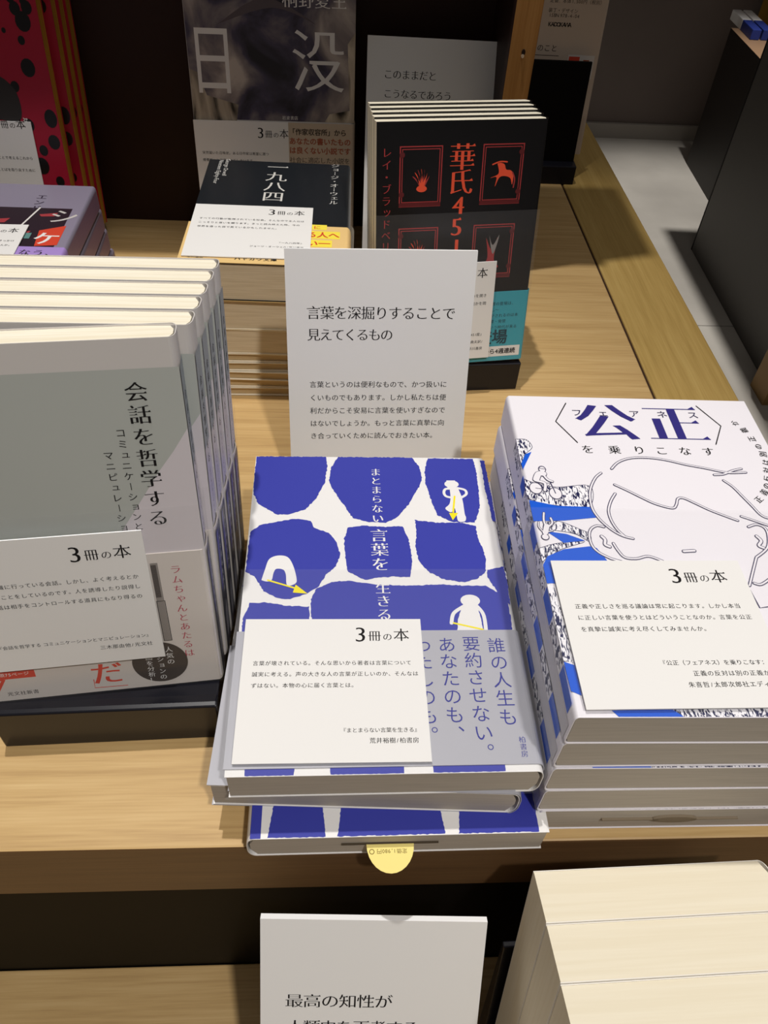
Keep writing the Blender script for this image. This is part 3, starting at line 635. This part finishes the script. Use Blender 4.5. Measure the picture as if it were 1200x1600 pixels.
# ---- black and red paperbacks in a holder
BLK = flat('black_jacket', '#0b090b', .3, .5); VERM = flat('vermilion_ink', '#ea5638', .5); MAROON = flat('dull_red_ink', '#a5393a', .5); TEAL = flat('teal_paper', '#3aa0b2', .45)
def f451(p):
    p.char('華', 54.3, 138, 17.2, VERM, 'boldmin'); p.char('氏', 54, 123.4, 16.8, VERM, 'boldmin'); p.char('4', 53.6, 109.6, 16, VERM, 'boldmin'); p.char('5', 53, 96.2, 16, VERM, 'boldmin'); p.char('1', 52.6, 83, 16, VERM, 'boldmin'); p.char('度', 52.6, 68, 14, VERM, 'boldmin')
    p.vt('レイ・ブラッドベリ', 6.4, 145, 7.05, 6.3, MAROON, 'mincho')
    for (u0, u1, v0, v1) in ((14.4, 41.5, 109.2, 144.8), (67.3, 94.2, 109.0, 145), (14.6, 41, 61, 96.2), (64.8, 93, 61, 96.5)):
        p.frame(u0, u1, v0, v1, .7, MAROON); p.frame(u0+1.5, u1-1.5, v0+2.6, v1-1.6, .5, MAROON); p.rect(u0, u1, v0+.2, v0+2.4, flat('dark_red_ink', '#5e1d20'), 1)
        for c in ((u1-1.6, v1-5), (u1-1.6, v0+7.5)) if u0 > 50 else ((u0+1.6, v1-5), (u0+1.6, v0+7.5)): p.disc(c, 1.7, flat('dark_red_ink', '#5e1d20'), 2)
    p.blob([(77.3,133.5),(79.6,133.9),(82.1,132.8),(83.4,129.9),(86.6,129.2),(88.5,126.4),(88.2,120.7),(86.6,124.6),(82.6,126.0),(79.2,125.0),(76.8,119.8),(77.4,125.4),(73.4,125.1),(78.6,127.6)], VERM, 2)
    p.line([(74.2,133),(79,134.6),(83.6,134.3)], .8, VERM, 3); p.line([(87.8,128),(89.6,124),(89.2,119)], .8, MAROON, 3)
    for (u, v) in ((28.8, 123), (27.6, 80)):
        for k in range(7):
            a = R(30+k*20); p.blob([(u-1.2, v-3), (u+math.cos(a)*4, v+math.sin(a)*5.2), (u+math.cos(a)*6.2-.6, v+math.sin(a)*8.4), (u+1.2, v-3.2)], VERM if k % 2 else MAROON, 2+k % 2)
        p.disc((u, v-3), 3.4, VERM, 4, 16, 2)
    p.blob([(74, 88), (78.5, 80), (82, 88), (80.5, 74), (84, 68), (73, 68), (76, 75)], MAROON, 2); p.blob([(76, 89.5), (79, 83), (83, 89.5), (79.5, 77)], flat('ash_ink', '#8e8a88'), 3)
def f451band(p):
    p.rect(77, 106, 3.2, 11, CARD, 1); p.h('から4週連続', 79, 7.2, 4.3, 4.3, INK, 'heavy', 2); p.h('登場', 73, 18.2, 11.4, 11.6, flat('petrol_ink', '#123b48'), 'heavy', 1)
    for i, l in enumerate(('本書の登場は、', 'もし〜', '燃やされるのは本', '焚書・発禁', 'という時代が来る')): p.h(l, 79, 42.6-i*4.3, 2.9, 2.8, flat('petrol_ink', '#123b48'), 'small', 1)
FW, FH, FT = .1087, .1585, .0098
OB = Vector((.0283, .3212, .0266))
f0 = book('black_paperback', 'foremost black paperback with red frames and a teal paper band', 'book', 'black paperbacks in the middle holder', stand(OB, R(8.6), R(12), FW, FT), FW, FH, FT, 1, BLK, PAGE_CREAM, f451, None, (51, TEAL, f451band), 105.1, .0040, .0001)
f0.children[0].data.materials.append(WHITE)
FL = ['second black paperback, right behind the foremost red-framed one', 'third black paperback from the front in the middle holder', 'fourth black paperback from the front in the middle holder', 'hindmost black paperback in the middle holder, its top edge highest']
for k in range(1, 5): dup(f0, stand(OB+Vector((-.0004-.0006*k, .00985*k, -.0010*k)), R(8.6), R(12), FW, FT), FL[k-1])
holder('book_holder', 'black holder under the black and red paperbacks', (.0296, .3262, 0), R(4.72), .1068,
       ([(0, 0), (0, .0232), (.0015, .0236), (.010, .0225), (.0575, .0135), (.0575, 0)], [(.058, 0), (.058, .016), (.0725, .078), (.075, .078), (.061, .016), (.061, 0)]))
def c5(p):
    three_books(p); p.h('本が燃やされる社会。ある日、男は本を開き', 76, 46, 2.7, 2.6, INK, right=True); p.h('考えることを始めます。本の価値とは何かを問', 76, 40.5, 2.7, 2.6, INK, right=True)
    p.h('『華氏451度』', 76, 18, 2.6, 2.5, INK, right=True); p.h('伊藤典夫訳/', 76, 12.5, 2.6, 2.5, INK, right=True); p.h('早川書房', 76, 7.5, 2.6, 2.5, INK, right=True)
UB, FB = Vector((math.cos(R(8.6)), math.sin(R(8.6)), 0)), Vector((-math.sin(R(8.6)), math.cos(R(8.6)), 0))
VB = FB*math.sin(R(12))+Vector((0, 0, 1))*math.cos(R(12)); NB = UB.cross(VB)
card('book_card', 'white card half hidden behind the middle sign, on the black paperback', OB+UB*.0010+VB*.0040+NB*.0032, R(8.6), R(12), .081, .069, .0006, c5)

# ---- back row in the bookcase
def sg2(p):
    p.h('このままだと', 13.5, 164.3, 7.05, 7.4, INK, 'mincho'); p.h('こうなるであろう', 13.8, 150.6, 6.85, 7.2, INK, 'mincho')
card('sign_panel', 'dim white sign standing behind the black paperbacks in the bookcase', (.0216, .4697, .0010), R(-1.07), R(26.9), .105, .1905, .002, sg2, strut=.05)
PHOTO = noisy('dark_cover_photo', ((.36, '#1d1a22'), (.47, '#463f52'), (.58, '#857a78'), (.7, '#bdb0a6')), 26, (1, .8, 1), 5, .4, .4, .6)
STRW = noisy('pale_straw_photo', ((.35, '#2c2722'), (.5, '#a59886'), (.7, '#d2c4ae')), 60, (1, .3, 1), 4, .5, .3, 1.5)
GREYL = flat('pale_grey_ink', '#e4e0dc', .5); TAUPE = flat('buff_paper', '#c3b19c', .55); RUST = flat('rust_ink', '#a1543b', .6)
def dusk(p):
    p.rect(0.2, 127.8, 95, 187.5, PHOTO, 1); p.poly([(.2, 94), (34, 94), (36, 106), (12, 112), (6, 128), (.2, 130)], STRW, 2); p.poly([(122, 150), (127.8, 158), (127.8, 95), (104, 95), (108, 101), (124, 104)], STRW, 2)
    p.blob([(24, 160), (60, 178), (98, 162), (66, 172)], flat('dusty_mauve_photo', '#5a5054', .5), 2)
    p.char('日', 18.5, 137, 52, GREYL, 'gothic', 3, 0, .72); p.char('没', 99.5, 138, 47, GREYL, 'mincho', 3, 0, .9)
    p.h('桐野夏生', 72.5, 178, 12.2, 12, GREYL, 'mincho', 3); p.h('岩波書店', 70, 97.5, 3.2, 3.1, GREYL, 'small', 3)
def duskband(p):
    p.h('「作家収容所」から', 75, 87.5, 5.2, 5.2, GDARK, 'heavy', 1); p.h('あなたの書いたもの', 75, 80.5, 5.6, 5.6, RUST, 'heavy', 1); p.h('は良くない小説です', 75, 73.5, 5.6, 5.6, RUST, 'heavy', 1); p.h('社会に適応した小説を', 75, 66, 5, 5, GDARK, 'small', 1)
book('dusky_novel', 'large dusky novel with white title characters, facing out in the bookcase', 'book', None, stand((-.1138, .5139, .0200), R(1.4), R(8.74), .128, .019), .128, .188, .019, 1, PALE, PAGE_TAN, dusk, None, (94, TAUPE, duskband), None, .005)
holder('book_holder', 'black holder under the large dusky novel, mostly behind the charcoal novel', (-.114, .5095, 0), R(1.4), .128,
       ([(0, 0), (0, .024), (.0025, .024), (.004, .0195), (.028, .0150), (.028, 0)], [(.0285, 0), (.0285, .02), (.040, .085), (.0425, .085), (.031, .0)]))
def c6(p):
    three_books(p); p.h('突然届いた召喚状。ある日作家は断崖に建つ', 4.8, 46, 2.7, 2.6, INK); p.h('療養所へと収容されてしまいます。', 4.8, 40.5, 2.7, 2.6, INK)
ld = R(8.74); Vd = Vector((-math.sin(R(1.4))*math.sin(ld), math.cos(R(1.4))*math.sin(ld), math.cos(ld))); Nd = Vector((math.cos(R(1.4)), math.sin(R(1.4)), 0)).cross(Vd)
card('book_card', 'dim white card leaning on the paper band of the dusky novel', Vector((-.1138, .5139, .02))+Vd*.0242+Nd*.0016+Vector((-.0005, 0, 0)), R(1.4), ld, .0752, .0702, .0006, c6)

# red books standing at the far left
def red_front(p):
    RD = flat('raspberry_jacket', '#a31531', .4, .4)
    random.seed(3)
    p.rect(0.1, 127.9, 0.2, 187.8, RD, 1)
    for i in range(120):
        u, v = random.uniform(3, 125), random.uniform(3, 185); r = random.uniform(1.5, 5.5)
        p.disc((u, v), min(r, u-.4, 127.4-u), BLK, 2, 14, min(r*1.2, v-.4, 187-v))
    p.blob([(70, 98), (98, 92), (101, 112), (88, 124), (68, 118)], flat('dark_figure_print', '#33302f', .5), 3); p.h('ぷ', 100, 93, 5, 5, GREYL, 'heavy', 4)
GOLDP = pages('golden_page_edges', '#b07f2a', '#c89a3f', 700)
RDJ = flat('raspberry_jacket', '#a31531', .4, .4)
RW = .0135
red0 = book('red_book', 'foremost red book with black blots, standing at the far left', 'book', 'red books standing at the far left', stand((-.3439, .4968, .0215), R(.38), R(9.44), .128, RW), .128, .188, RW, -1, RDJ, GOLDP, red_front, None, None, None, .003)
for k, lb in enumerate(('second red book from the front at the far left, golden page edge', 'third red book from the front at the far left, golden page edge', 'hindmost red book at the far left, golden page edge')):
    dup(red0, stand((-.3439+(.0062, .0078, .0090)[k], .4968+(RW+.0003)*.987*(k+1), .0213-.0022*(k+1)), R(.38), R(9.44), .128, RW), lb)
holder('book_holder', 'black holder under the red books at the far left', (-.3445, .4925, 0), R(.4), .13,
       ([(0, 0), (0, .024), (.0025, .024), (.004, .0205), (.0575, .0105), (.0575, 0)], [(.058, 0), (.058, .010), (.0695, .075), (.072, .075), (.061, .0)]))
def c7(p):
    three_books(p, 1, .5, 7); p.h('身体と向き合うことで考えるこれから', 76, 44, 2.7, 2.6, INK, right=True); p.h('自分のことばを取り戻すために', 76, 35, 2.7, 2.6, INK, right=True); p.h('『からだの本』', 76, 12, 2.6, 2.5, INK, right=True)
lr = R(9.44); Vr = Vector((0, math.sin(lr), math.cos(lr))); Nr = Vector((1, 0, 0)).cross(Vr)
card('book_card', 'dim white card leaning on the red book at the far left', Vector((-.3439, .4968, .0215))+Vector((.0272, 0, 0))+Vr*.022+Nr*.0012, R(.38), lr, .080, .0705, .0006, c7)

# purple books lying at the far left
LAV = flat('grey_lavender_jacket', '#8c8598', .3, .5); PURP = flat('purple_spine', '#8d7394', .35, .5); VIO = flat('violet_paper', '#a98cd0', .45)
def purp_front(p):
    p.rect(0.3, 119.5, 45, 150, flat('dark_plum_print', '#2c2029', .4), 1)
    for u, v, s_ in ((60, 130, 12), (84, 112, 9), (98, 140, 8), (74, 100, 14)): p.poly([(u, v), (u+s_*1.6, v+3), (u+s_*1.4, v-s_*.3), (u+2, v-s_*.4)], flat('brick_print', '#a63c42', .4), 2)
    p.poly([(104, 116), (121, 124), (121, 96), (106, 94)], RED, 2); p.char('ケ', 111.5, 105, 19, CARD, 'bold', 3); p.char('シ', 116, 138, 22, PALE, 'bold', 2); p.vt('エンド', 93, 172, 9, 8, flat('plum_ink', '#3b3142', .5), 'bold', 2)
    p.line([(70, 92), (90, 124), (96, 150)], 1.4, GREYL, 3, False); p.rect(86, 100, 104, 112, flat('sea_green_print', '#5e8a86'), 3)
def purp_band(p):
    p.h('なう、', 98, 84, 9, 8.4, flat('plum_ink', '#3b3142', .5), 'bold', 1); p.h('ト思う', 97, 73.5, 8.6, 8, flat('plum_ink', '#3b3142', .5), 'bold', 1)
pur = None
PX = [(-.315, .287, 0), (-.3125, .2905, .02), (-.3085, .2935, .045), (-.3045, .2955, .06)]
PL = ['purple book on top of the far left pile, white card on it', 'second purple book down in the far left pile', 'third purple book down in the far left pile', 'lowest purple book of the far left pile']
for i, (x, y, a) in enumerate(PX):
    pl = lay((x, y, .0805-i*.0201), a, .128, .0197)
    if pur is None: pur = book('purple_book', PL[0], 'book', 'purple books in the far left pile', pl, .128, .188, .0197, 1, LAV, PAGE_TAN, purp_front, lambda p: p.rect(2.5, 17, 2, 186, PURP), (92, VIO, purp_band), None, .004)
    else: dup(pur, pl, PL[i])
def c8(p):
    three_books(p); p.h('生きることの意味を問いなおすきっかけ', 76, 47, 2.7, 2.6, INK, right=True); p.h('になる物語を読んでみませんか。', 76, 41, 2.7, 2.6, INK, right=True)
card('book_card', 'white printed card lying on the purple pile at the far left', (-.2975, .3358, .0822), .02, 0, .08, .0705, .0006, c8, True)

# right of the bookcase: pale book in a tall black holder
def pale_front(p):
    for i, l in enumerate(('定価：本体1,500円（税別）', '装丁・デザイン')): p.h(l, 69, 138-i*8, 4.2, 4, GDARK, 'small')
    p.h('ISBN 978-4-04', 70, 126, 4.4, 4.2, GDARK, 'gothic'); p.h('KADOKAWA', 71, 118.5, 5.2, 5, INK, 'heavy'); p.h('このこと', 56, 98, 7, 6.6, GDARK, 'small'); p.rect(96, 123, 72, 93, BAND_CREAM); p.rect(97, 108, 82, 91.5, RED, 2); p.rect(112, 118, 84, 89, RUST, 2)
    p.line([(60, 91.5), (86, 91.5)], .5, GDARK, 1)
book('pale_book', 'pale beige book in a tall black holder right of the bookcase', 'book', None, stand((.1352, .7205, .0205), R(-.6), R(8), .128, .02), .128, .188, .02, 1, flat('beige_jacket', '#c9b6a4', .45), PAGE_TAN, pale_front, None, None, None, .005)
root = empty('book_holder', (.1495, .690, 0)); tag(root, 'tall black holder under the pale beige book right of the bookcase', 'book stand')
b = MB(); b.prism([(0, 0), (0, .019), (.012, .0195), (.05, .0195), (.05, 0)], 'x', 0, .1035, HOLDER); b.build('tray', root, bevel=.0008)
b = MB(); b.prism([(.012, .0195), (.0225, .1125), (.0255, .1125), (.015, .0195)], 'x', 0, .1022, BLACK); b.build('front_plate', root, bevel=.0004)

# ---- lower step: sign and a holder of thick books seen from above
def sg3(p):
    p.h('最高の知性が', 11.8, 163.8, 8.55, 9.0, INK, 'mincho'); p.h('人類史を再考する', 12.6, 147.8, 8.0, 8.7, INK, 'mincho')
card('sign_panel', 'white sign on the lower step in front of the table', (-.0364, -.1273, -.2133), R(-2.12), R(30), .105, .212, .0032, sg3, strut=.06)
CREAM_T = pages('cream_book_tops', '#e6dcc4', '#eae1cb', 500); SHELL = flat('shell_white_jacket', '#efeae0', .45, .3)
LWT = .0232
def lw(k): return stand((.0902+.0006*k, -.0535-LWT*(k+1)*.985, -.1613+LWT*(k+1)*.2), R(1.49), R(12.96), .1063, LWT-.0001)
l0 = book('thick_paperback', 'hindmost thick paperback on the lower step, cream top edge up', 'book', 'thick paperbacks on the lower step', lw(0), .1063, .173, LWT-.0001, 1, SHELL, CREAM_T, None, None, None, None, .006, .0002)
for k, lb in ((1, 'middle thick paperback of those on the lower step, cream top edge up'), (2, 'third thick paperback from the table on the lower step'), (3, 'foremost thick paperback on the lower step, nearest its front')): dup(l0, lw(k), lb)
holder('book_holder', 'black holder carrying the thick paperbacks on the lower step', (.089, -.155, -.2135), R(1.49), .1085,
       ([(0, 0), (0, .074), (.003, .074), (.0035, .0665), (.103, .0462), (.103, 0)], [(.1035, 0), (.1045, .045), (.128, .147), (.131, .147), (.1075, .0)]))

# ---- far right: dark fixtures across the aisle
CHAR = flat('charcoal_laminate', '#4d4a46', .5, .3); CHAR2 = flat('black_laminate', '#241f1c', .5, .3)
t = tag(empty('display_cabinet', (1.34, 1.66, -Z0), (0, 0, R(-1.9))), 'tall charcoal cabinet across the aisle at the right', 'cabinet')
b = MB(); b.box(-.30, .4, -.33, .31, 0, 1.0, CHAR); b.build('body', t, bevel=.002)
b = MB(); b.box(-.30, .4, .311, .316, 0, 1.0, flat('joint_black', '#0e0a0a', .7)); b.build('back_panel', t)
t = tag(empty('display_plinth', (1.36, 2.29, -Z0), (0, 0, R(-3))), 'low black plinth with a brown top beyond the charcoal cabinet', 'plinth')
b = MB(); b.box(-.15, -.01, -.30, .30, 0, .405, CHAR2); b.build('body', t)
b = MB(); b.box(-.15, -.01, -.30, .30, .405, .42, flat('brown_top', '#93755a', .5), {0: CHAR2}); b.build('top_board', t)
b = MB(); b.box(-.005, .5, -.33, .48, 0, .62, flat('ochre_wood', '#a1782b', .5)); o = b.build('display_counter', None, (1.36, 2.29, 0)); o.rotation_euler = (0, 0, R(-3)); tag(o, 'ochre wooden counter behind the low plinth, top right corner', 'counter')
for i, (x, lb) in enumerate(((1.262, 'blue and white slim box on the plinth, nearer the aisle'), (1.296, 'blue and white slim box on the plinth, nearer the ochre counter'))):
    t = tag(empty('slim_box', (x, 2.58, -.33), (0, 0, R(-3))), lb, 'box', 'slim boxes on the plinth')
    b = MB(); b.box(-.014, .014, -.10, .0, 0, .028, flat('box_blue', '#2d3f8f', .4)); b.build('blue_half', t, bevel=.002)
    b = MB(); b.box(-.014, .014, .0, .11, 0, .028, WHITE); b.build('white_half', t, bevel=.002)
b = MB(); b.box(-.012, .16, -.04, .036, 0, .30, flat('tan_wood', '#8f6f40', .5)); o = b.build('wooden_end_block', None, (1.004, 1.297, 0)); tag(o, 'tan wooden block on the floor at the charcoal cabinet foot', 'block')
